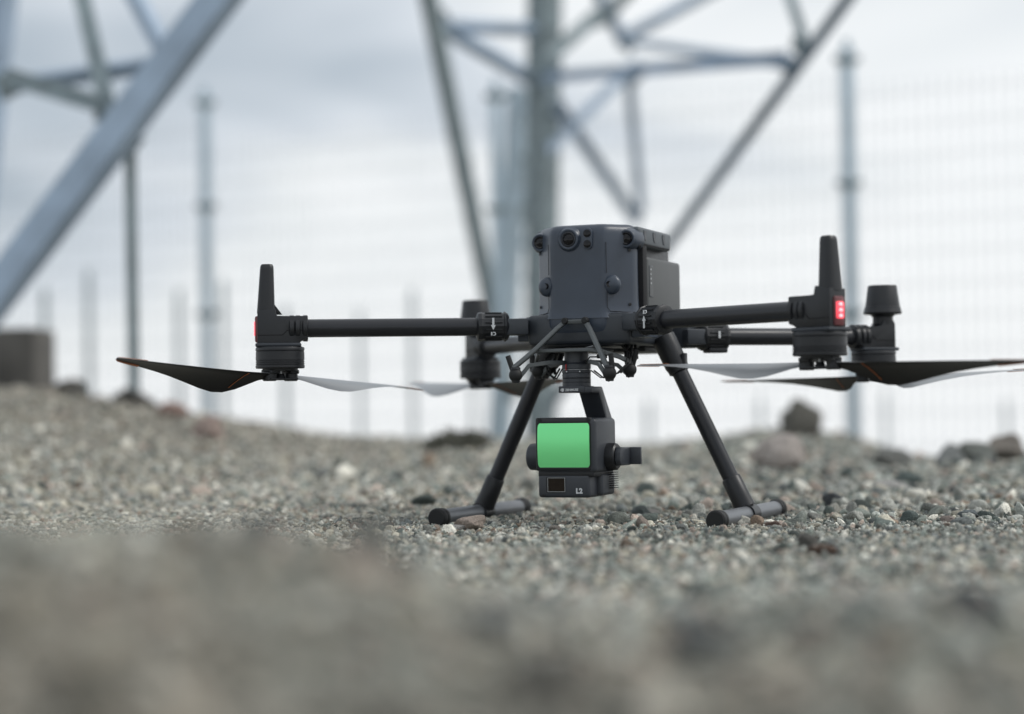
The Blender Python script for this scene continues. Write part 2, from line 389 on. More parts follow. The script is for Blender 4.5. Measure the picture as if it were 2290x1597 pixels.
    o = bpy.data.objects.new('gravel', me); COL.objects.link(o)
    tag(o, 'loose grey, beige and greenish gravel covering the whole site', 'gravel', kind='stuff')
    ng = bpy.data.node_groups.new('gravel_scatter', 'GeometryNodeTree')
    ng.interface.new_socket('Geometry', in_out='INPUT', socket_type='NodeSocketGeometry'); ng.interface.new_socket('Geometry', in_out='OUTPUT', socket_type='NodeSocketGeometry')
    gn, gl = ng.nodes, ng.links
    gi, go = gn.new('NodeGroupInput'), gn.new('NodeGroupOutput')
    def na(nm, ty):
        q = gn.new('GeometryNodeInputNamedAttribute'); q.data_type = ty; q.inputs[0].default_value = nm; return q.outputs[0]
    sp = gn.new('GeometryNodeSeparateGeometry'); sp.domain = 'POINT'; gl.new(gi.outputs[0], sp.inputs[0]); gl.new(na('is_src', 'BOOLEAN'), sp.inputs[1])
    si = gn.new('GeometryNodeSplitToInstances'); si.domain = 'FACE'; gl.new(sp.outputs[0], si.inputs[0]); gl.new(na('idx', 'INT'), si.inputs['Group ID'])
    ip = gn.new('GeometryNodeInstanceOnPoints'); gl.new(sp.outputs[1], ip.inputs['Points']); gl.new(si.outputs[0], ip.inputs['Instance'])
    ip.inputs['Pick Instance'].default_value = True; gl.new(na('idx', 'INT'), ip.inputs['Instance Index'])
    er = gn.new('FunctionNodeEulerToRotation'); gl.new(na('rot', 'FLOAT_VECTOR'), er.inputs[0]); gl.new(er.outputs[0], ip.inputs['Rotation'])
    gl.new(na('scl', 'FLOAT_VECTOR'), ip.inputs['Scale']); gl.new(ip.outputs[0], go.inputs[0])
    o.modifiers.new('scatter', 'NODES').node_group = ng
gravel()

ROCK = bpy.data.materials.new('rock_surface'); ROCK.use_nodes = True
n, l = ROCK.node_tree.nodes, ROCK.node_tree.links; p = n['Principled BSDF']; p.inputs['Roughness'].default_value = .85
oi = n.new('ShaderNodeObjectInfo'); t_ = n.new('ShaderNodeTexCoord')
z1 = n.new('ShaderNodeTexNoise'); z1.inputs['Scale'].default_value = 9; z1.inputs['Detail'].default_value = 8; z1.inputs['Roughness'].default_value = .7; l.new(t_.outputs['Object'], z1.inputs['Vector'])
z2 = n.new('ShaderNodeTexVoronoi'); z2.inputs['Scale'].default_value = 14; l.new(t_.outputs['Object'], z2.inputs['Vector'])
r_ = n.new('ShaderNodeMapRange'); l.new(z1.outputs[0], r_.inputs[0]); r_.inputs[1].default_value = .3; r_.inputs[2].default_value = .7; r_.inputs[3].default_value = .55; r_.inputs[4].default_value = 1.4
m1 = n.new('ShaderNodeMix'); m1.data_type = 'RGBA'; m1.blend_type = 'MULTIPLY'; m1.inputs[0].default_value = 1
l.new(oi.outputs['Color'], m1.inputs[6]); l.new(r_.outputs[0], m1.inputs[7]); l.new(m1.outputs[2], p.inputs['Base Color'])
bb = n.new('ShaderNodeBump'); bb.inputs['Strength'].default_value = .7; bb.inputs['Distance'].default_value = .05; l.new(z1.outputs[0], bb.inputs['Height']); l.new(bb.outputs[0], p.inputs['Normal'])
_sv, _sf = ico(4)
def stone(name, x, y, r, col, label, seed, flat=(1, .8, .6), sink=.3, group=None, cat='stone', rough=.06, cuts=9, rz=None):
    co = stone_shape(_sv, seed, cuts=cuts, rough=rough, flat=flat)
    me = bpy.data.meshes.new(name); me.from_pydata(co.tolist(), [], _sf.tolist()); me.materials.append(ROCK)
    me.polygons.foreach_set('use_smooth', [True] * len(me.polygons)); me.set_sharp_from_angle(angle=math.radians(28))
    o = bpy.data.objects.new(name, me); COL.objects.link(o)
    o.location = (x, y, hz(x, y) + r * flat[2] * (1 - 2 * sink)); o.scale = (r, r, r)
    o.rotation_euler = (random.uniform(-.2, .2), random.uniform(-.2, .2), random.uniform(0, 6.28) if rz is None else rz)
    o.color = (*col, 1); tag(o, label, cat, group); return o
def spot(u, d, v=None):
    """ground point at bearing u (photo column) d metres out"""
    q = at(u, 900, d); return q.x, q.y

TEAL, DKT, PINK, PALE, BEI, BRN, GRY = (.15, .19, .18), (.06, .08, .08), (.42, .32, .27), (.47, .46, .44), (.38, .34, .28), (.15, .10, .07), (.26, .27, .26)
def st(u, d, r, col, label, seed, **k):
    x, y = spot(u, d); return stone(k.pop('name', 'stone'), x, y, r, col, label, seed, **k)
st(1050, 2.55, .024, (.52, .43, .37), 'speckled pinkish granite pebble against the left landing foot', 3, flat=(1, .8, .62), sink=.22, rough=.09, rz=.4)
st(1022, 2.54, .013, PALE, 'pale pebble between the left foot cap and the pinkish granite pebble', 4, sink=.25)
st(1862, 3.05, .020, (.12, .13, .14), 'pointed dark stone standing in the gravel right of the right foot', 5, flat=(1.1, .8, .85), sink=.33, cuts=6)
st(2028, 2.62, .0125, TEAL, 'rounded teal pebble in the sharp gravel at right', 6, flat=(1, .9, .85), sink=.18)
st(1978, 2.62, .0125, (.22, .16, .14), 'reddish brown pebble left of the rounded teal pebble', 7, sink=.2)
st(2165, 2.68, .017, (.20, .23, .24), 'blue grey pebble with darker pebble beside it at far right', 8, sink=.2)
st(2200, 2.66, .014, (.10, .13, .12), 'dark green pebble right of the blue grey pebble', 9, sink=.2)
st(2110, 2.60, .020, (.36, .30, .27), 'flat pinkish pebble between the teal and blue grey pebbles', 10, flat=(1, .7, .35))
st(1800, 2.12, .017, (.17, .165, .15), 'dark brown blurred stone below the right landing foot', 11, flat=(1, .75, .7), sink=.15)
st(1835, 2.05, .017, (.19, .13, .10), 'flat reddish brown stone in front of the dark brown stone', 12, flat=(1.1, .7, .45), sink=.1)
st(1735, 4.3, .072, (.56, .50, .46), 'large pale pinkish boulder on the bank behind the right leg', 13, flat=(1, .9, .72), sink=.2, cat='boulder', name='boulder')
st(1785, 6.1, .085, (.16, .155, .135), 'dark boulder on top of the bank right of the right leg', 14, flat=(1, .9, .95), sink=.18, cat='boulder', name='boulder')
st(2120, 4.5, .050, (.27, .285, .28), 'grey pointed boulder on the skyline at right', 15, flat=(1, .8, .9), sink=.33, cat='boulder', name='boulder')
st(2178, 4.55, .048, (.21, .225, .205), 'squat dark green boulder right of the grey pointed boulder', 16, flat=(1.1, .9, .8), sink=.34, cat='boulder', name='boulder')
st(2250, 4.6, .058, (.25, .225, .195), 'brown rounded boulder on the skyline at the right edge', 17, flat=(1, .9, .9), sink=.33, cat='boulder', name='boulder')
st(1990, 4.4, .050, (.21, .215, .20), 'dark grey boulder below the tall fence post', 18, flat=(1.1, .9, .75), sink=.3, cat='boulder', name='boulder')
st(2030, 3.75, .035, TEAL, 'low teal stone on the slope below the dark grey boulder', 19, sink=.25)
st(1990, 3.45, .034, PALE, 'flat pale stone with light top on the slope at right', 20, flat=(1.2, .8, .4), sink=.2)
st(1430, 2.85, .017, (.16, .19, .19), 'dark teal stone under the payload between the feet', 21, flat=(1, .8, .6), sink=.2)
st(1455, 2.86, .014, PALE, 'pale chip right of the dark teal stone between the feet', 22, sink=.25)
st(1370, 2.80, .018, (.27, .31, .29), 'flat grey green stone below the payload', 23, flat=(1.2, .8, .4), sink=.25)
st(945, 3.2, .022, (.10, .125, .115), 'dark green stone behind the left foot cap', 24, sink=.2)
st(860, 2.62, .011, (.12, .12, .11), 'small dark pebble left of the left foot cap', 25, sink=.2)
st(1195, 2.50, .009, (.10, .095, .09), 'small blackish pebble just right of the left foot tube', 26, sink=.2)
st(1235, 2.47, .010, (.30, .27, .24), 'beige pebble right of the small blackish pebble', 27, sink=.25)
st(1520, 2.46, .012, (.22, .235, .225), 'grey pebble left of the right foot cap', 28, flat=(1.2, .8, .5), sink=.2)
st(1620, 2.34, .018, (.20, .225, .20), 'flat grey green stone in front of the right foot cap', 29, flat=(1.3, .8, .35), sink=.2)
st(1725, 2.52, .011, (.24, .17, .14), 'small reddish pebble under the right foot tube', 30, sink=.2)
st(1770, 2.57, .015, (.17, .19, .17), 'dark olive pebble beside the rear end of the right foot tube', 31, sink=.25)
st(470, 5.2, .070, (.40, .31, .27), 'pinkish boulder on the left bank under the tall fence post', 32, flat=(1, .9, .75), sink=.3, cat='boulder', name='boulder')
st(380, 5.9, .060, (.38, .27, .23), 'small reddish boulder near the top of the left bank', 33, flat=(1, .9, .75), sink=.3, cat='boulder', name='boulder')
st(300, 6.4, .085, (.14, .135, .125), 'dark boulder on the left bank at the foot of the thin brace', 34, flat=(1.1, .9, .7), sink=.3, cat='boulder', name='boulder')
st(160, 6.5, .080, (.15, .145, .13), 'dark boulder on the left skyline right of the foundation block', 35, flat=(1.2, .9, .6), sink=.3, cat='boulder', name='boulder')
st(-230, .72, .030, (.20, .11, .06), 'rusty brown stone blurred in the bottom left corner', 36, flat=(1, .8, .6), sink=.25)
st(900, .72, .016, (.13, .12, .10), 'dark brownish stone blurred at the bottom edge left of centre', 37, sink=.3)
st(1560, .98, .022, (.17, .175, .18), 'large dark grey stone blurred in the foreground below the payload', 38, sink=.35)
st(2180, 1.02, .022, (.15, .16, .16), 'large dark stone blurred in the foreground at lower right', 39, sink=.3)
st(1090, .92, .018, (.36, .38, .38), 'pale grey stone blurred in the foreground at lower centre', 40, sink=.35)
st(590, .95, .016, (.16, .16, .155), 'dark grey stone blurred in the left foreground', 41, sink=.3)
st(1290, 1.95, .014, (.50, .47, .43), 'pale blurred pebble in front of the payload', 42, sink=.2)
st(1835, 1.85, .012, (.52, .50, .47), 'whitish blurred pebble below the reddish brown stone', 43, sink=.2)

# ------------------------------------------------------------------ the drone
DRONE = empty('quadcopter_drone')
tag(DRONE, 'dark grey quadcopter drone with green fronted payload standing on the gravel', 'drone')
X, Y, Z = V((1, 0, 0)), V((0, 1, 0)), V((0, 0, 1))

# nose shell: plan outline, front faces -y
def outline(w1, w2, yf, yc, yb, inset, zz, rear):
    i = inset
    half = [(w1 - .007 - i * .4, yf + i), (w1 - .0015 - i * .4, yf + .0006 + i), (w1 + .003 - i * .4, yf + .0034 + i), (w1 + .0075 - i * .4, yf + .0084 + i), (w2 - .004 - i, yc - .005 + i * .4), (w2 - i, yc + .002), (w2 - i, yb)]
    pts = [V((x, y, zz)) for x, y in half] + [V((w2 - .012 - i, rear, zz)), V((-w2 + .012 + i, rear, zz))] + [V((-x, y, zz)) for x, y in reversed(half)]
    return pts
b = B(); rings = []
for zz, ins, dw in ((.0475, .0, .0050), (.0510, .0, .0030), (.0570, .0, .0012), (.0640, .0, .0003), (.075, .0, 0), (.120, .0, -.0003), (.150, 0, .0), (.162, .0004, .0), (.1685, .0020, .0), (.1730, .0048, .0), (.1752, .0085, 0), (.1760, .0125, 0)):
    rings.append(outline(.037 + dw, .0712 + dw, -.1215 - dw * .5, -.0835, -.072, ins, zz, -.06))
nose = b.loft(rings).done('nose_shell', SHELL, DRONE, smooth=40)
# seams of the side panels on the chamfers, and the lower seam
def seam(pts, par, w=.00045): return B().tube(pts, w, 6).done('panel_seam', SEAM, par)
for sgn in (1, -1):
    seam([V((sgn * .0418, -.1194, .150)), V((sgn * .0420, -.1193, .108))], nose)
    seam([V((sgn * .0424, -.1188, .083)), V((sgn * .0424, -.1190, .062)), V((sgn * .0455, -.1162, .0565)), V((sgn * .060, -.0985, .0555)), V((sgn * .0705, -.0858, .0555))], nose)
# forward camera, twin infrared sensor, stereo cameras, side bumps
def eye(name, o, axis, prof, lens_r, lens_h, lensmat, par):
    h = B().lathe(prof, o, axis, 32).done(name, SHELL, par)
    return h
fc = eye('front_camera', (-.0103, -.1195, .1555), (0, -1, 0), [(.0180, 0), (.0165, .0022), (.0148, .0040), (.0142, .0062), (.0128, .0068), (.0108, .0058), (.0100, .0030)], 0, 0, LENS, nose)
B().lathe([(.0102, 0), (.0102, .0028), (.0092, .0034), (.0080, .0016)], (-.0103, -.1228, .1555), (0, -1, 0), 32).done('lens', RING, nose)
B().lathe([(.0082, 0), (.0072, .0010), (.0045, .0020), (.0003, .0024)], (-.0103, -.1240, .1555), (0, -1, 0), 28).done('lens', LENS, nose)
B().prism([(.0072 * math.cos(a), .0072 * math.sin(a) + (.0075 if math.sin(a) > 0 else -.0075)) for a in [k * math.pi / 10 + .001 for k in range(20)]], (.0168, -.1222, .1555), X, Z, .004, .0008).done('infrared_sensor', SHELL, nose)
for dz in (.0072, -.0072):
    B().lathe([(.0052, 0), (.0052, .0016), (.0046, .0019), (.0003, .0015)], (.0168, -.1240, .1555 + dz), (0, -1, 0), 24).done('lens', LENS, nose)
for sgn in (1, -1):
    B().lathe([(.0165, -.024), (.0150, -.004), (.0128, .004), (.0118, .0066), (.0104, .0068), (.0084, .0052)], (sgn * .0632, -.091, .1555), (0, -1, 0), 28).done('vision_sensor', SHELL, nose)
    B().lathe([(.0088, 0), (.0086, .0012), (.0078, .0016), (.0060, .0002), (.0003, .0014)], (sgn * .0632, -.0962, .1555), (0, -1, 0), 24).done('lens', LENS, nose)
    nb_ = V((sgn * .42, -.90, .0)).normalized()
    B().ell((sgn * .0475, -.1120, .0925), (.0125, .0085, .0135)).done('auxiliary_light', SHELL, nose)
    B().lathe([(.0042, 0), (.0042, .0020), (.0030, .0012), (.0003, .0010)], V((sgn * .0455, -.1190, .0930)), nb_, 16).done('lens', LENS, nose)
for sgn in (1, -1):
    for zz in (.066, .140): B().lathe([(.0022, 0), (.0022, .0008), (.0012, .0009), (.0012, .0003)], (sgn * .0655, -.0912, zz), (sgn * .75, -.66, 0), 12).done('screw', BLK, nose)
B().tube([V((.0715, -.078, .1475)), V((.0735, -.0745, .1475))], .0055, 12).done('side_knob', BLK, nose)
# top cover with vents
tcv = B().box((0, -.007, .1605), (.152, .142, .026), bev=.005, seg=3).done('top_cover', COVER, DRONE)
for sgn in (1, -1):
    for yy, w in ((-.060, .010), (-.020, .011), (.022, .010)):
        B().prism([(0, .008), (w, .008), (w, -.006), (w * .45, -.006), (0, .002)], (sgn * .0762, yy, .161), Y, Z, .0012).done('vent', SHELL2, tcv)
    B().box((sgn * .0764, -.008, .1497), (.001, .120, .0016)).done('panel_seam', SEAM, tcv)
# spine between the batteries and the battery packs
B().box((0, .010, .1000), (.128, .160, .105), bev=.004).done('battery_bay', BLK, DRONE)
B().box((0, -.0580, .0985), (.1532, .0170, .1000), bev=.0008).done('bay_frame', SEAM, DRONE)
for sgn in (1, -1):
    bt = B().box((sgn * .046, .0270, .0900), (.062, .150, .088), bev=.005, seg=3).done('battery', BATT, DRONE)
    B().box((sgn * .0772, -.0345, .1000), (.0008, .0165, .044), bev=.0003).done('status_strip', SHELL2, bt)
    B().box((sgn * .0775, -.0345, .1000), (.0006, .0135, .0405)).done('status_strip', BATT, bt)
    for k in range(4): B().cyl((sgn * .0774, -.036, .1165 - k * .0064), (sgn * .0781, -.036, .1165 - k * .0064), .0013, n=10).done('charge_light', WHITE, bt)

# lower hull and shoulders
hull = B().box((0, .020, .0330), (.150, .280, .042), bev=.006, seg=3).done('hull', SHELL2, DRONE)
chin = [outline(.038 + a, .072 + a, yf, -.085, -.06, 0, zz, -.05) for zz, a, yf in ((.0275, -.002, -.1195), (.032, .0, -.1218), (.040, .0015, -.1228), (.0485, .002, -.1228))]
B().loft(chin).done('chin', SHELL, hull, smooth=40)
B().box((0, -.060, .0185), (.100, .110, .019), bev=.003).done('belly_plate', BLK, hull)
B().box((0, .075, .0100), (.105, .130, .012), bev=.003).done('belly_plate', BLK, hull)
def R_from(a, c):            # rotation with local x = a, local z = c
    a = V(a).normalized(); c = (V(c) - a * V(c).dot(a)).normalized(); bq = c.cross(a)
    return Matrix(((a.x, bq.x, c.x), (a.y, bq.y, c.y), (a.z, bq.z, c.z)))

ARMS = {'front_left': (V((-.118, -.142, .039)), V((-.3727, -.2797, 0)), .039), 'front_right': (V((.118, -.142, .041)), V((.3727, -.2797, .0)), .041),
        'rear_left': (V((-.128, .088, .0255)), V((-.3187, .2797, -.0094)), .0255), 'rear_right': (V((.128, .088, .0255)), V((.3187, .2797, -.0094)), .0255)}
def blade(bd, e, ccw, hub, droop, dp=0.0, Rr=.2667):
    """one propeller blade from the hub along e; ccw = +1 turns counter-clockwise from above"""
    e = V(e).normalized(); lead = V((-e.y, e.x, 0)) * ccw
    rs = [.026, .034, .044, .056, .070, .085, .105, .13, .16, .19, .22, .245, .258, .2640, .2667]
    ch = [.014, .018, .028, .042, .053, .0570, .0555, .0500, .042, .034, .0265, .0200, .015, .009, .003]
    be = [34, 34, 34, 33, 31.5, 29.5, 26, 22, 18, 15, 12.5, 11, 10, 10, 10]
    rings, surf = [], []
    for r, c, bt in zip(rs, ch, be):
        bt = math.radians(max(bt + dp, 3)); base = hub + e * r + Z * (droop * (r / Rr) ** 1.2)
        le = base + lead * .0085 * (1 - .55 * r / Rr) + Z * .0032
        cd = (-lead * math.cos(bt) - Z * math.sin(bt)); nn = (lead * -math.sin(bt) + Z * math.cos(bt)); th = .0026 * (1 - .6 * r / Rr)
        camber = c * .035
        up = [le + cd * c * f + nn * (th * g + camber * 4 * f * (1 - f)) for f, g in ((.0, 0), (.04, .5), (.2, .62), (.5, .5), (.8, .28), (1., .05))]
        lo = [le + cd * c * f + nn * (-th * g + camber * 4 * f * (1 - f)) for f, g in ((.8, .2), (.5, .4), (.2, .5), (.04, .4))]
        rings.append(up + lo); surf.append((up, [le + cd * c + nn * -th * .05] + lo + [le], nn))
    bd.loft(rings); return surf
def strip(surf, i0, i1, side, f0, f1, eps=.0004):
    bd = B(); ri = []
    for up, lo, nn in surf[i0:i1 + 1]:
        rw = up if side > 0 else lo[::-1]
        a, c = rw[f0], rw[f1]; ri.append([a + nn * side * eps, c + nn * side * eps, c + nn * side * eps * 2.2, a + nn * side * eps * 2.2])
    bd.loft(ri); return bd

def make_arm(key, ccw, a0, droops, front, dps=(0, 0)):
    hinge, mot, za = ARMS[key]
    a = V((mot.x - hinge.x, mot.y - hinge.y, 0)).normalized(); pz = Z; pp = pz.cross(a)
    c2 = V((mot.x, mot.y, za))                         # tube axis above the motor
    toward_cam = pp if pp.dot(CAM_O - mot) > 0 else -pp
    # shoulder between hull and collar
    root = V((math.copysign(.062, hinge.x), hinge.y + (.020 if front else -.010), za))
    if front:
        sgx = math.copysign(1, hinge.x)
        sh = B().prism([(.050, -.060), (.050, -.1175), (.066, -.1135), (.0925, -.1120), (.0945, -.060)], (0, 0, za - .0045), X * sgx, Y, .033, .0022).done('shoulder', SHELL, DRONE)
        seam([V((sgx * .074, -.1140, za + .0110)), V((sgx * .074, -.1140, za - .0200))], sh)
        B().box(V((sgx * .078, -.090, za + .0125)), (.016, .010, .0020), bev=.0006).done('latch', BLK, sh)
    else:
        sh = B().box((root + hinge - a * .020) / 2 - (hinge - root).normalized() * .006, ((hinge - a * .02 - root).length - .006, .042, .032), R_from(hinge - a * .02 - root, Z), bev=.003).done('shoulder', SHELL2, DRONE)
    B().box(hinge - a * .032 - Z * .001, (.034, .034, .0225), R_from(a, Z), bev=.0025).done('hinge_block', SHELL2, sh)
    # collar with ridges
    col = B().lathe([(.0150, -.0235), (.0178, -.022), (.0205, -.0185), (.0205, -.0165), (.0190, -.0155), (.0193, .0120), (.0205, .0150), (.0195, .0195), (.0150, .0215)], hinge, a, 12).done('arm_collar', BLK, DRONE, smooth=25)
    for k in range(12):
        an = 2 * math.pi * (k + .5) / 12; dr = pp * math.cos(an) + Z * math.sin(an)
        B().tube([hinge + dr * .0190 - a * .013, hinge + dr * .0193 + a * .010], .0011, 6).done('grip_ridge', BLK, col)
    # arrow and lock mark, flat print on the collar's face
    up = (Z - toward_cam * 0).normalized(); fo = hinge + toward_cam * .0207
    sx = a if a.cross(up).dot(toward_cam) > 0 else -a
    sg = 1 if not (front and hinge.x > 0) else -1
    if front:
        tilt = (Z + toward_cam * .55).normalized() if sg < 0 else Z
        ar = [(-.0015, .009), (.0015, .009), (.0015, -.001), (.0033, -.001), (0, -.0075), (-.0033, -.001), (-.0015, -.001)]
        B().prism([(u_, v_ * sg) for u_, v_ in ar], fo + Z * .0022 * sg, sx, Z, .0006).done('arrow_mark', WHITE, col)
        lk = fo - Z * .0105 * sg - toward_cam * .0018
        B().box(lk - sx * .0022, (.0018, .0010, .0048), R_from(sx, Z)).done('lock_mark', WHITE, col)
        B().prism([(-.0004, .0024), (.0022, .0024), (.0036, .0012), (.0036, -.0012), (.0022, -.0024), (-.0004, -.0024), (-.0004, -.0014), (.0018, -.0014), (.0025, -.0006), (.0025, .0006), (.0018, .0014), (-.0004, .0014)], lk, sx, Z, .0010).done('lock_mark', WHITE, col)
    else:
        B().box(fo + Z * .002, (.0034, .0010, .010), R_from(sx, Z)).done('arrow_mark', WHITE, col)
        B().box(hinge - Z * .0195 + a * .004, (.030, .022, .008), R_from(a, Z), bev=.002).done('latch', BLK, col)
    B().cyl(hinge + a * .015, c2 - a * .020, .0124, n=28).done('arm_tube', ARM, DRONE)
    # ---- motor mount, profile in the arm's vertical plane
    dzm = c2.z - mot.z; T = lambda s_, z_: (s_, z_)
    k = dzm / .039
    prof = [(-.0245, .0155), (.0285, .0150), (.0300, .019), (.0298, .062 * k), (.0060, .066 * k), (.0035, .0560 * k), (-.0060, .0555 * k), (-.0370, .0555 * k), (-.0378, .0535 * k), (-.0378, .0250), (-.0360, .0240), (-.0290, .0220), (-.0240, .0170)]
    if not front: prof = [(-.0245, .0155), (.0285, .0150), (.0300, .019), (.0298, .060 * k), (.0270, .066 * k), (.0100, .066 * k), (.0050, .0575 * k), (-.0080, .0555 * k), (-.0370, .0555 * k), (-.0378, .0535 * k), (-.0378, .0250), (-.0360, .0240), (-.0290, .0220), (-.0240, .0170)]
    mount = B().prism(prof, mot, a, Z, .0285, .0025).done('motor_mount', BLK, DRONE)
    for s_ in (-.0345, -.0245, -.0165):          # clamp bands round the tube
        B().lathe([(.0165, -.0036), (.0180, -.0026), (.0180, .0026), (.0165, .0036)], c2 + a * s_, a, 24).done('clamp_band', BLK, mount)
    B().box(mot + a * .002 + Z * .0165, (.062, .040, .005), R_from(a, Z), bev=.002).done('base_plate', SHELL2, mount)
    seam([mot + a * .0295 + toward_cam * .0145 + Z * .030, mot - a * .004 + toward_cam * .0145 + Z * .030, mot - a * .010 + toward_cam * .0145 + Z * .036, mot - a * .032 + toward_cam * .0145 + Z * .036], mount, .0006)
    if front:
        an_o = mot + a * .0185 + Z * .060 * k
        prof2 = [(.0, .0122, .0132), (.006, .0120, .0130), (.012, .0116, .0125), (.060, .0093, .0096), (.064, .0088, .0090), (.0665, .0072, .0072)]
        rg = []
        for h, wa, wp in prof2:
            ring = []
            for q in range(24):
                t_ = 2 * math.pi * q / 24; cx, sy = math.cos(t_), math.sin(t_); f = (abs(cx) ** 3.2 + abs(sy) ** 3.2) ** (-1 / 3.2)
                ring.append(an_o + a * (cx * f * wa - h * .03) + pp * sy * f * wp + Z * h)
            rg.append(ring)
        B().loft(rg).done('antenna', BLK, mount)
        B().prism([(-.0115, .012), (-.0220, -.002), (-.0115, -.002)], an_o, a, Z, .008, .0008).done('gusset', BLK, mount)
        lo_ = mot + a * .0305 + Z * .038
        B().box(lo_ , (.006, .017, .036), R_from(a, Z), bev=.0025).done('status_light', REDG, mount)
        B().box(lo_ + a * .0009 + Z * .001, (.0060, .0150, .0220), R_from(a, Z), bev=.0025).done('status_light', RED, mount)
        for dz_ in (-.006, .001, .008): B().ell(lo_ + a * .0038 + Z * dz_, (.0012, .0035, .0022), R_from(a, Z)).done('light_emitter', REDHOT, mount)
    else:
        cp = mot + a * .0175 + Z * (.066 * k + .001)
        B().lathe([(.0150, -.006), (.0150, .004), (.0180, .0075), (.0275, .0088), (.0283, .0110), (.0275, .0135), (.0262, .0195), (.0255, .0200), (.0214, .0500), (.0206, .0515), (.0010, .0520)], cp, Z, 36).done('positioning_cap', BLK, mount)
    # ---- motor
    mo = B().lathe([(.0200, .0146), (.0300, .0142), (.0326, .0132), (.0332, .0118), (.0332, .0092), (.0324, .0088), (.0322, .0080), (.0328, .0074), (.0330, -.0040), (.0322, -.0044), (.0322, -.0052), (.0331, -.0056), (.0331, -.0068), (.0322, -.0072), (.0322, -.0080), (.0332, -.0084), (.0332, -.0096), (.0322, -.0100), (.0322, -.0106), (.0333, -.0110), (.0333, -.0140), (.0322, -.0152), (.0240, -.0154), (.0235, -.0185)], mot, Z, 40).done('motor', BLK, DRONE)
    B().cyl(mot - Z * .0150, mot - Z * .0270, .0040, n=14).done('spindle', METAL, mo)
    # ---- propeller
    hub = mot - Z * .0265
    e0 = V((math.cos(a0), math.sin(a0), 0)); side = Z.cross(e0)
    pr_ = B()
    pr_.box(hub - Z * .0030, (.048, .020, .0032), R_from(e0, Z), bev=.001)
    for sg_ in (1, -1):
        pr_.lathe([(.0085, -.0058), (.0095, -.0045), (.0095, .0060), (.0080, .0075)], hub + e0 * .0185 * sg_, Z, 18)
        pr_.box(hub + e0 * .0165 * sg_ + Z * .0068, (.015, .024, .006), R_from(e0, Z), bev=.0015)
    pr_.cyl(hub - Z * .0045, hub + Z * .004, .0078, .0050, n=16)
    prop = pr_.done('propeller', BLK, DRONE)
    for sg_, dr, dp in ((1, droops[0], dps[0]), (-1, droops[1], dps[1])):
        bd = B(); sf_ = blade(bd, e0 * sg_, ccw, hub, dr, dp)
        bo = bd.done('blade', PROP, prop, smooth=50); bo.data.materials.append(PROP_SHEEN)
        for pl in bo.data.polygons:                        # sky sheen painted as pale grey on the upper faces; underside black
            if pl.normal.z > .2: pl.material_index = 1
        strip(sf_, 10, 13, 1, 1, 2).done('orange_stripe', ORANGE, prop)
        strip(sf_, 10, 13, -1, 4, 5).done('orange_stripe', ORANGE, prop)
        # short slanted stripe near the root, under side and upper side
        for side_ in (-1,):
            ri = []
            up, lo, nn = sf_[4]; row = (up if side_ > 0 else lo[::-1]); up2, lo2, _ = sf_[3]; row2 = (up2 if side_ > 0 else lo2[::-1])
            for q in range(1, 5):
                f = q / 5
                p0 = row2[q] * (1 - f) + row[q] * f
                ri.append([p0 + nn * side_ * .0004, p0 + e0 * sg_ * .0009 + nn * side_ * .0004, p0 + e0 * sg_ * .0009 + nn * side_ * .0009, p0 + nn * side_ * .0009])
            B().loft(ri).done('orange_stripe', ORANGE, prop)
RD = math.radians
make_arm('front_left', 1, RD(-111), (.020, -.022), True, (0, -10))
make_arm('front_right', -1, RD(-15), (-.004, .003), True, (0, -10))
make_arm('rear_left', -1, RD(-40), (.002, .006), False, (-4, -8))
make_arm('rear_right', 1, RD(-16), (.004, -.003), False, (-9, -8))

# landing gear
for sgn in (1, -1):
    top, bot = V((sgn * .084, -.001, .020)), V((sgn * .200, .004, -.2237)); d = (bot - top).normalized()
    leg = B().cyl(top + d * .030, bot - d * .030, .0113, n=28).done('landing_leg', ARM, DRONE)
    B().lathe([(.0165, -.004), (.0170, .004), (.0165, .040), (.0150, .046), (.0150, .050), (.0120, .052)], top, d, 24).done('leg_sleeve', BLK, leg)
    B().box(top + d * .034 + X * sgn * .0155 - Y * .004, (.006, .012, .022), R_from(X, d), bev=.0015).done('leg_latch', BLK, leg)
    B().lathe([(.0122, 0), (.0136, .002), (.0142, .030), (.0150, .046)], bot - d * .056, d, 24).done('foot_joint', BLK, leg)
    B().cyl(bot + Y * .018, bot - Y * .014, .0139, n=28).done('foot_joint', BLK, leg)
    fy0, fy1 = -.147 , .158
    B().cyl((sgn * .2, fy0 + .012, -.2237), (sgn * .2, fy1 - .012, -.2237), .0113, n=28).done('foot_tube', FOOT, leg)
    for yy, dd in ((fy0, -1), (fy1, 1)):
        B().lathe([(.0122, -.014), (.0132, -.012), (.0132, -.0065), (.0124, -.0055), (.0124, -.0040), (.0134, -.0030), (.0138, .004), (.0130, .0065), (.0112, .0078)], (sgn * .2, yy, -.2237), (0, dd, 0), 28).done('foot_cap', DARK, leg)

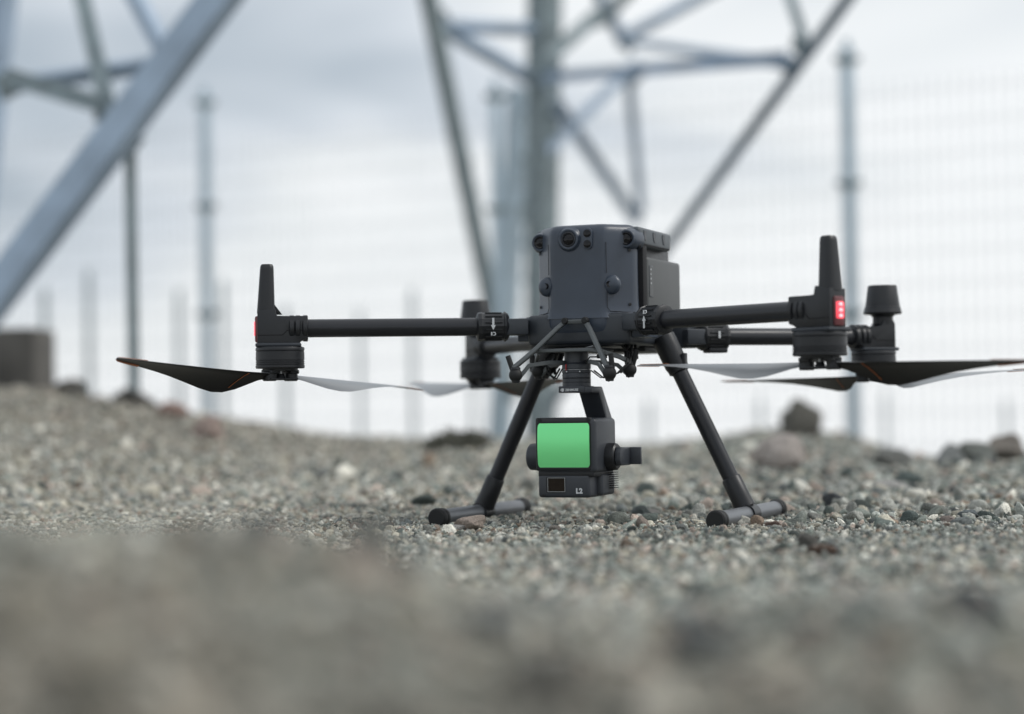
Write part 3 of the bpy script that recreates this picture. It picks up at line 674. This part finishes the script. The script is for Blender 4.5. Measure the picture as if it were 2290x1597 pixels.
# gimbal suspension
gx = -.001
susp = B()
fr = [V((gx - .0705, -.180, -.0200)), V((gx - .044, -.160, .0065)), V((gx - .022, -.140, .0330)), V((gx - .0150, -.131, .0415)), V((gx - .010, -.1305, .0428)), V((gx + .012, -.1305, .0428)), V((gx + .0175, -.131, .0405)), V((gx + .026, -.140, .0300)), V((gx + .048, -.162, -.0005)), V((gx + .066, -.180, -.0260))]
susp.strap(fr, .0080, .0056, (0, 1, 0))
susp.strap([V((gx - .055, -.150, .0030)), V((gx - .030, -.148, .0035)), V((gx + .030, -.148, .0035)), V((gx + .050, -.150, -.001))], .010, .0045, (0, 1, 0))
susp = susp.done('gimbal_bracket', BRK, DRONE)
for q in (gx - .0125, gx + .0165): B().lathe([(.0046, -.004), (.0046, .004), (.0036, .0052)], (q, -.1325, .0440), (0, -1, 0), 16).done('bolt', DARK, susp)
B().strap([V((gx + .045, -.150, .001)), V((gx + .060, -.120, -.006)), V((gx + .070, -.098, -.014))], .006, .0045, (0, 0, 1)).done('side_bar', BRK, susp)
B().strap([V((gx - .045, -.150, .001)), V((gx - .060, -.120, -.006)), V((gx - .070, -.098, -.014))], .006, .0045, (0, 0, 1)).done('side_bar', BRK, susp)
B().box((0, -.115, .0045), (.078, .060, .005), bev=.0015).done('suspension_plate', BLK, susp)
for sx in (1, -1):
    for q in range(3): B().tube([V((sx * .052, -.06 + q * .012, .018)), V((sx * (.052 + .005 * q), -.075 + q * .01, -.006)), V((sx * (.060 - .006 * q), -.085, -.026))], .0022, 8).done('cable', DARK, susp)
    B().tube([V((sx * .046, -.052, .014)), V((sx * .050, -.062, -.010)), V((sx * .062, -.085, -.030))], .0042, 8).done('rear_strut', BLK, susp)
for sx in (1, -1):
    for yy, zz in ((-.180, -.0290), (-.0975, -.0230)):
        c = V((gx + sx * .067, yy, zz))
        B().ell(c, (.0092, .0092, .0095)).done('damper_ball', DARK, susp)
        B().cyl(c + V((sx * .004, 0, .006)), c + V((sx * .0105, -.001, .0265)) if yy > -.15 else c + V((-abs(sx) * .011 if sx < 0 else .002, 0, .026)), .0036, n=12).done('damper_pin', DARK, susp)
        B().cyl(c + Z * .0075, c + Z * .0105, .0070, .0062, n=16).done('damper_washer', BLK, susp)
        B().cyl(c - Z * .0105, c - Z * .0070, .0052, .0060, n=16).done('damper_washer', BLK, susp)
        B().strap([c - Z * .0095, V((gx + sx * .050, yy * .9 - .012, -.0165)), V((gx + sx * .030, yy * .55 - .053, -.0125)), V((gx + sx * .014, -.12, -.0120))], .0056, .0042, (0, 0, 1)).done('lower_arm', BRK, susp)
B().tube([V((-.030, -.100, .006)), V((-.022, -.12, .0065)), V((.010, -.14, .0045)), V((.030, -.142, .0085))], .0012, 6).done('cable', METAL, susp)
B().tube([V((.018, -.14, -.013)), V((.026, -.145, -.006)), V((.036, -.142, -.006))], .0010, 6).done('cable', DARK, susp)
for q in range(2):
    x_ = .052 + .004 * q
    B().tube([V((x_ - .01, -.070, .012)), V((x_ + .012, -.100 + .006 * q, .002 - .003 * q)), V((x_ + .016, -.118, -.016)), V((x_ + .004, -.128, -.030 + .002 * q)), V((x_ - .016, -.132, -.034)), V((x_ - .030, -.130, -.024))], .0009 + .0003 * (q % 3), 6).done('cable', DARK, susp)
    B().tube([V((-x_ + .01, -.070, .012)), V((-x_ - .002, -.095, -.006)), V((-x_ + .006, -.108, -.028 + .003 * q)), V((-x_ + .018, -.115, -.034)), V((-x_ + .028, -.118, -.020))], .0010 + .0003 * (q % 3), 6).done('cable', DARK, susp)
B().box((.042, -.142, -.0055), (.013, .008, .0055), bev=.001).done('connector', DARK, susp)

# lidar payload on its gimbal
gax = V((-.0030, -.120, 0))
pay = B().lathe([(.0155, .003), (.0165, .002), (.0165, -.0125), (.0185, -.0135), (.0196, -.0150), (.0196, -.0205), (.0190, -.0212), (.0190, -.0228), (.0198, -.0232), (.0198, -.0262), (.0190, -.0268), (.0194, -.0275), (.0194, -.0330), (.0188, -.0334), (.0188, -.0342), (.0194, -.0346), (.0194, -.0390), (.0189, -.0394), (.0194, -.0400), (.0194, -.0450)], gax, Z, 40).done('lidar_payload', GIM, DRONE)
for zz in (-.0222, -.0338, -.0392): B().lathe([(.0186, -.0004), (.0192, -.0003), (.0192, .0003), (.0186, .0004)], gax + Z * zz, Z, 40).done('gimbal_ring', METAL if zz > -.03 else SEAM, pay)
B().box((-.0112, -.1385, -.0190), (.0008, .0015, .0085)).done('red_mark', REDMK, pay)
for xx in (-.0105, .0085): B().box((xx, -.1382, -.0250), (.0016, .0014, .0016)).done('white_mark', WHITE, pay)
B().box((-.003, -.121, -.0492), (.0380, .040, .0092), bev=.0015).done('gimbal_foot', GIM, pay)
B().prism([(-.140, -.0455), (-.098, -.0455), (-.058, -.0900), (-.058, -.134), (-.084, -.134), (-.084, -.0900), (-.112, -.0540), (-.140, -.0540)], (.0115, 0, 0), Y, Z, .029, .0015).done('gimbal_arm', GIM, pay)
hx = -.0005
house = B().box((hx, -.1305, -.1245), (.0850, .0830, .0730), bev=.006, seg=4).done('lidar_housing', GIM, pay)
B().box((hx - .0035, -.1695, -.1225), (.0800, .0060, .0715), bev=.0028, seg=3).done('window_frame', BLK, pay)
# green window with rounded corners
def rrect(w, h, r, k=6):
    pts = []
    for cx, cy, a0 in ((w / 2 - r, h / 2 - r, 0), (-w / 2 + r, h / 2 - r, 90), (-w / 2 + r, -h / 2 + r, 180), (w / 2 - r, -h / 2 + r, 270)):
        pts += [(cx + r * math.cos(math.radians(a0 + 90 * i / k)), cy + r * math.sin(math.radians(a0 + 90 * i / k))) for i in range(k + 1)]
    return pts
B().prism(rrect(.0775, .0640, .0055), (-.0032, -.1718, -.1240), X, Z, .0024).done('window_gasket', DARK, pay)
def bulged(w, h, rad, o, sag, nz_=24, nx_=10):
    """rounded pane, convex towards -y like a shallow barrel"""
    b = B(); rows = []
    for i_ in range(nz_ + 1):
        z_ = -h / 2 + h * (.5 - .5 * math.cos(math.pi * i_ / nz_)); ex = max(0, abs(z_) - (h / 2 - rad))
        hw = w / 2 - rad + math.sqrt(max(rad * rad - ex * ex, 0)); y_ = o[1] - sag * (1 - (2 * z_ / h) ** 2)
        front = [V((o[0] - hw + 2 * hw * q / nx_, y_, o[2] + z_)) for q in range(nx_ + 1)]
        rows.append(front + [V((o[0] + hw, o[1] + .004, o[2] + z_)), V((o[0] - hw, o[1] + .004, o[2] + z_))])
    return b.loft(rows)
bulged(.0738, .0615, .0062, (-.0030, -.1728, -.1240), .0026).done('scanner_window', GREEN, pay, smooth=40)
for xx in (-.0375, .0320): B().cyl((xx, -.1715, -.0900), (xx, -.1735, -.0900), .0026, n=14).done('screw', DARK, pay)
B().box((hx - .0015, -.1300, -.1615), (.080, .078, .010), bev=.002).done('housing_waist', BLK, pay)
low = B().box((hx - .0045, -.1400, -.1785), (.0740, .0600, .0310), bev=.0045, seg=4).done('camera_housing', GIM, pay)
B().box((hx + .012, -.1150, -.1775), (.0560, .0520, .0300), bev=.0045, seg=4).done('camera_housing', GIM, pay)
B().prism(rrect(.0270, .0210, .0015), (-.0160, -.1702, -.1767), X, Z, .0016).done('camera_frame', DARK, pay)
B().prism([(-.0125, -.0095), (.0125, -.0095), (.0125, .0095), (-.0125, .0095), (-.0125, .0090), (.0120, .0090), (.0120, -.0090), (-.0120, -.0090), (-.0120, .0090), (-.0125, .0090)], (-.0150, -.1711, -.1767), X, Z, .0006).done('camera_frame', GREYMK, pay)
B().prism(rrect(.0235, .0175, .0008), (-.0150, -.1711, -.1767), X, Z, .0006).done('camera_lens', AMBER, pay)
lettering('lettering', 'L2', .0066, V((.0125, -.1703, -.1880)), X, Z, WHITE, pay, bold=.0005)
B().cyl((-.034, -.1705, -.1915), (-.034, -.1690, -.1915), .0022, n=12).done('screw', DARK, pay)
for q in range(9): B().box((.0405, -.1040, -.1590 - q * .0030), (.011, .020, .0010)).done('heat_fin', BLK, pay)
for sgn, x0 in ((1, .041), (-1, -.0575)):
    B().lathe([(.0170, -.020), (.0185, -.006), (.0185, .008), (.0180, .0125), (.0160, .0145), (.001, .0150)], (x0, -.122, -.1405), (sgn, 0, 0), 36).done('pitch_motor', BLK if sgn > 0 else GIM, pay)
B().prism([(-.014, -.0125), (.026, -.0125), (.026, .0115), (-.014, .0125), (-.019, .006), (-.019, -.006)], (.060, -.118, -.1400), Y, Z, .008, .0015).done('pitch_arm', GIM, pay)
B().box((.066, -.0935, -.1400), (.026, .006, .0235), bev=.0012).done('pitch_arm', GIM, pay)
# maker's mark and word on the gimbal foot
lettering('lettering', 'dji', .0036, V((-.0185, -.1413, -.0512)), X, Z, WHITE, pay, bold=.0003)
lettering('lettering', 'ZENMUSE', .0030, V((-.0118, -.1413, -.0512)), X, Z, WHITE, pay, bold=.00015)

# ------------------------------------------------------------------ steel tower
TOWER = empty('lattice_tower', at(-140, 900, 7.0))
tag(TOWER, 'blurred galvanised steel lattice tower legs and braces standing behind the drone', 'tower')
def child(o, par):
    o.parent = par; o.matrix_parent_inverse = Matrix.Translation(-par.location); return o
def angle_bar(name, p0, p1, w, roll, material=None, t=.012, w2=None, par=None, over=0.0, flip=1):
    """L section from p0 to p1; roll turns its corner ridge, 0 = first flange square to the camera"""
    p0, p1 = V(p0), V(p1); d = (p1 - p0).normalized(); p0, p1 = p0 - d * over, p1 + d * over
    def beyond(q): return PH / 2 - FPX * (q - CAM_O).dot(CU) / (q - CAM_O).dot(CF) < -30      # members go on up the tower
    if beyond(p0): p0 = p0 - d * 1.4
    if beyond(p1): p1 = p1 + d * 1.4
    vw = (CAM_O - (p0 + p1) / 2).normalized(); e1 = d.cross(vw).normalized(); e2 = e1.cross(d).normalized()
    e1 = e1 * flip; q = Matrix.Rotation(roll, 3, d); e1, e2 = q @ e1, q @ e2; w2 = w2 or w
    o = p0
    sec = [(0, 0), (w, 0), (w, -t), (t, -t), (t, -w2), (0, -w2)]
    b = B(); b.loft([[p + e1 * x + e2 * y for x, y in sec] for p in (p0, p1)])
    return child(b.done(name, material or STEEL, None), par or TOWER)
def plate(c, r, material=STEELD, t=.014):
    """bolted gusset plate, an uneven five-sided sheet facing the camera side"""
    vw = (CAM_O - c).normalized(); e1 = vw.orthogonal().normalized(); e2 = vw.cross(e1); w0 = random.uniform(0, 6.28)
    poly = [(math.cos(w0 + a) * r * f, math.sin(w0 + a) * r * f) for a, f in ((0, 1.0), (1.1, .62), (2.3, .95), (3.6, .66), (4.9, .85))]
    b = B(); b.prism(poly, c, e1, e2, t); return child(b.done('gusset_plate', material, None), TOWER)
# near leg at upper left and its braces
angle_bar('leg_beam', at(-168, 900, 6.6), at(553, -60, 6.6), .108, RD(-28), STEEL, .012, w2=.095, flip=-1)
n1, n2, n3 = at(372, 112, 6.75), at(232, 246, 6.75), at(22, 182, 7.2)
angle_bar('brace', n3, at(390, 128, 6.75), .050, RD(20), STEEL, .006)
angle_bar('brace', n3, n2, .050, RD(-160), STEELD, .006)
angle_bar('brace', at(162, -60, 7.3), at(236, 262, 6.75), .048, RD(200), STEELD, .006)
angle_bar('brace', at(270, -70, 7.0), at(372, 118, 6.75), .048, RD(40), STEEL, .006)
angle_bar('leg_beam', at(22, -60, 7.6), at(-75, 840, 7.3), .085, RD(30), STEEL, .010)
angle_bar('brace', at(284, 300, 6.75), at(294, 920, 6.75), .032, RD(200), STEELD, .006)
for c, r in ((n1, .062), (n2, .060), (n3, .080), (at(286, 318, 6.68), .060)): plate(c + CF * .03, r)
# far leg in the middle with the braces that meet at its foot
angle_bar('leg_beam', at(1222, -80, 11.6), at(1212, 1010, 12.4), .15, RD(40), STEELD, .014)
angle_bar('leg_beam', at(1168, 195, 12.6), at(1120, 1010, 12.9), .115, RD(35), STEELB, .012)
for k_ in range(9):
    angle_bar('lacing_bar', at(1168, 60 + k_ * 95, 11.8 + k_ * .08), at(1228, 105 + k_ * 95 if k_ % 2 else 20 + k_ * 95, 11.7 + k_ * .08), .05, RD(30), STEEL if k_ % 3 else STEELD, .006)
nl, nr, nr2 = at(985, 52, 11.2), at(1766, 140, 8.6), at(1792, 98, 8.6)
foot = at(1205, 960, 12.0)
angle_bar('brace', at(956, -60, 10.8), at(1150, 900, 11.9), .080, RD(25), STEELD, .008)
angle_bar('brace', at(1925, -60, 8.1), at(1490, 540, 9.6), .046, RD(190), STEEL, .006)
angle_bar('brace', at(1490, 540, 9.6), at(1222, 910, 11.6), .046, RD(190), STEEL, .008)
angle_bar('brace', nl, at(1200, 62, 11.6), .060, RD(30), STEEL, .007)
angle_bar('brace', nl, at(1205, 180, 11.6), .070, RD(30), STEEL, .007)
angle_bar('brace', at(1210, 182, 11.6), nr, .055, RD(190), STEEL, .007)
angle_bar('brace', at(1210, 160, 11.6), at(1350, 35, 12.0), .075, RD(190), STEELD, .007)
angle_bar('brace', at(1320, -60, 12.0), at(1400, 92, 12.4), .060, RD(30), STEEL, .007)
angle_bar('brace', at(1380, 88, 12.4), at(1620, -40, 12.8), .060, RD(30), STEEL, .007)
angle_bar('brace', at(1390, 88, 12.4), nr, .040, RD(30), STEEL, .007)
angle_bar('brace', at(1350, 35, 12.0), at(1440, -60, 12.0), .060, RD(30), STEELD, .007)
angle_bar('brace', at(1740, -60, 9.0), nr2, .042, RD(190), STEELD, .006)
angle_bar('brace', at(1225, 330, 11.8), at(1430, 130, 13.0), .055, RD(30), STEEL, .006)
angle_bar('brace', at(1235, 230, 11.8), at(1420, 500, 14.0), .065, RD(200), STEEL, .006)
angle_bar('brace', at(1412, 165, 13.0), at(1440, 480, 14.0), .055, RD(20), STEEL, .006)
for c, r in ((nl, .10), (nr, .055), (nr2, .060), (at(1215, 150, 11.5), .13), (at(1345, 38, 12.0), .085), (at(1405, 92, 12.4), .08), (at(1215, 290, 11.7), .12), (at(1415, 168, 13.), .08), (at(1190, 470, 11.8), .10)): plate(c + CF * .05, r)
# concrete foundation at the left edge
fb = at(20, 830, 7.1)
child(B().box((fb.x, fb.y, fb.z - .02), (.27, .27, .34), Matrix.Rotation(.35, 3, 'Z'), bev=.012).done('foundation_block', CONC, None), TOWER)

fb2 = at(-190, 880, 6.6)
child(B().box((fb2.x, fb2.y, fb2.z - .10), (.36, .36, .34), Matrix.Rotation(.2, 3, 'Z'), bev=.012).done('foundation_block', CONC, None), TOWER)
# ------------------------------------------------------------------ fences
def mesh_panel(p0, p1, z0, z1, dv, dh, r, par):
    """welded wire panel between two post feet"""
    b = B(); d = (p1 - p0); ln = d.length; d.normalize(); nv = int(ln / dv); nrm = d.cross(Z)
    def wire(a, c, up):
        s1 = nrm * r; s2 = (d if up else Z) * r
        b.loft([[q + s1, q - s1 * .5 + s2 * .87, q - s1 * .5 - s2 * .87] for q in (a, c)], cap=False)
    for i in range(1, nv):
        q = p0 + d * (i * ln / nv + random.gauss(0, .004)); wire(V((q.x, q.y, z0)), V((q.x, q.y, z1)), True)
    k = z0
    while k <= z1 + 1e-6:
        wire(V((p0.x, p0.y, k)), V((p1.x, p1.y, k)), False); k += dh
    return child(b.done('wire_mesh', WIRE, None, smooth=None), par)
def fence(name, label, feet, tops, w, clamps, material, mesh=True):
    f = empty(name, feet[0]); tag(f, label, 'fence')
    for q, (p_, zt) in enumerate(zip(feet, tops)):
        zb = hz(p_.x, p_.y) - .15
        post = child(B().box((p_.x, p_.y, (zb + zt) / 2), (w, w, zt - zb), Matrix.Rotation(.4, 3, 'Z'), bev=w * .12).done('post', material, None), f)
        for zc_ in clamps(zt, zb):
            c = B(); c.box((p_.x, p_.y, zc_), (w * 1.2, w * 1.2, .042), Matrix.Rotation(.4, 3, 'Z'), bev=.004)
            c.box((p_.x + CR.x * .0, p_.y, zc_ + .01), (w * 2.1, w * .5, .034), Matrix.Rotation(math.atan2(CR.y, CR.x), 3, 'Z'), bev=.004)
            o = c.done('clamp', STEELD, None); o.parent = post; o.matrix_parent_inverse = Matrix.Translation(-TOWER.location * 0)
            o.location = (0, 0, 0)
        cpz = B().box((p_.x, p_.y, zt + .02), (w * .55, w * .55, .04), Matrix.Rotation(.4, 3, 'Z'), bev=.006).done('post_cap', material, None); cpz.parent = post
    if mesh:
        for (p0, t0), (p1, t1) in zip(zip(feet, tops), zip(feet[1:], tops[1:])):
            zz0 = max(hz(p0.x, p0.y), hz(p1.x, p1.y)) + .05
            mesh_panel(p0, p1, zz0, min(t0, t1) - .12, .055, .16, .0019, f)
    return f
def foot_at(u, d): q = at(u, 900, d); return V((q.x, q.y, 0))
near_feet = [(-260, 13.2), (465, 11.9), (1118, 10.9), (1908, 9.9), (2760, 9.0)]
near_tops = [(-260, 225), (465, 205), (1118, 188), (1908, 102), (2760, 40)]
fence('mesh_fence', 'tall wire mesh fence with pale square posts and clamps behind the tower', [foot_at(u, d) for u, d in near_feet],
      [at(u, v, d).z for (u, v), (_, d) in zip(near_tops, near_feet)], .062, lambda zt, zb: (zt - .07, zt - .70, zt - 1.36), STEELB)
far_feet = [(-60, 17.5), (102, 18.0), (200, 18.5), (402, 19.5), (500, 20), (640, 20.6), (806, 21.3), (925, 22), (1060, 22.6), (1450, 24), (1700, 25), (1980, 26), (2250, 27)]
far_tops = [640, 650, 612, 655, 632, 690, 700, 650, 700, 900, 890, 880, 900]
fence('mesh_fence', 'low distant fence of thin grey posts far beyond the gravel bank', [foot_at(u, d) for u, d in far_feet],
      [at(u, v, d).z for (u, d), v in zip(far_feet, far_tops)], .055, lambda zt, zb: (), STEELD, mesh=False)

# ------------------------------------------------------------------ scrub on the bank
LEAF = mat('scrub_leaf', (0.095, 0.095, 0.075), .8, var=.3, vscale=20)
TWIG = mat('scrub_twig', (0.07, 0.055, 0.04), .9)
def shrub(u, d, rx, rz, label, nleaf=900):
    q = foot_at(u, d); zb = hz(q.x, q.y); rt_ = empty('shrub', (q.x, q.y, zb)); tag(rt_, label, 'shrub')
    b = B()
    for k in range(14):
        a = random.uniform(0, 6.28); r = random.uniform(.2, .9)
        b.tube([V((0, 0, -.02)), V((math.cos(a) * rx * r * .5, math.sin(a) * rx * r * .5, rz * .6)), V((math.cos(a) * rx * r, math.sin(a) * rx * r, rz * random.uniform(.9, 1.6)))], [.005, .0035, .0015], 5)
    o = b.done('stem', TWIG, rt_)
    b = B()
    for k in range(nleaf):
        a = random.uniform(0, 6.28); ph = math.acos(random.uniform(0, 1)); rr = random.uniform(.45, 1.05) * (1 + .25 * math.sin(3 * a) * math.sin(2 * ph))
        c = V((rx * rr * math.sin(ph) * math.cos(a), rx * rr * math.sin(ph) * math.sin(a), rz * .25 + rz * 1.4 * rr * math.cos(ph)))
        u_ = V((random.gauss(0, 1), random.gauss(0, 1), random.gauss(0, 1))).normalized(); w_ = u_.orthogonal().normalized(); s_ = random.uniform(.008, .018)
        b.bm.faces.new([b.bm.verts.new(c + p_) for p_ in (u_ * s_, w_ * s_ * .45, -u_ * s_, -w_ * s_ * .45)])
    b.done('foliage', LEAF, rt_, smooth=None, recalc=False)
shrub(1015, 5.6, .095, .034, 'dark low scrub on the bank behind the left landing leg')
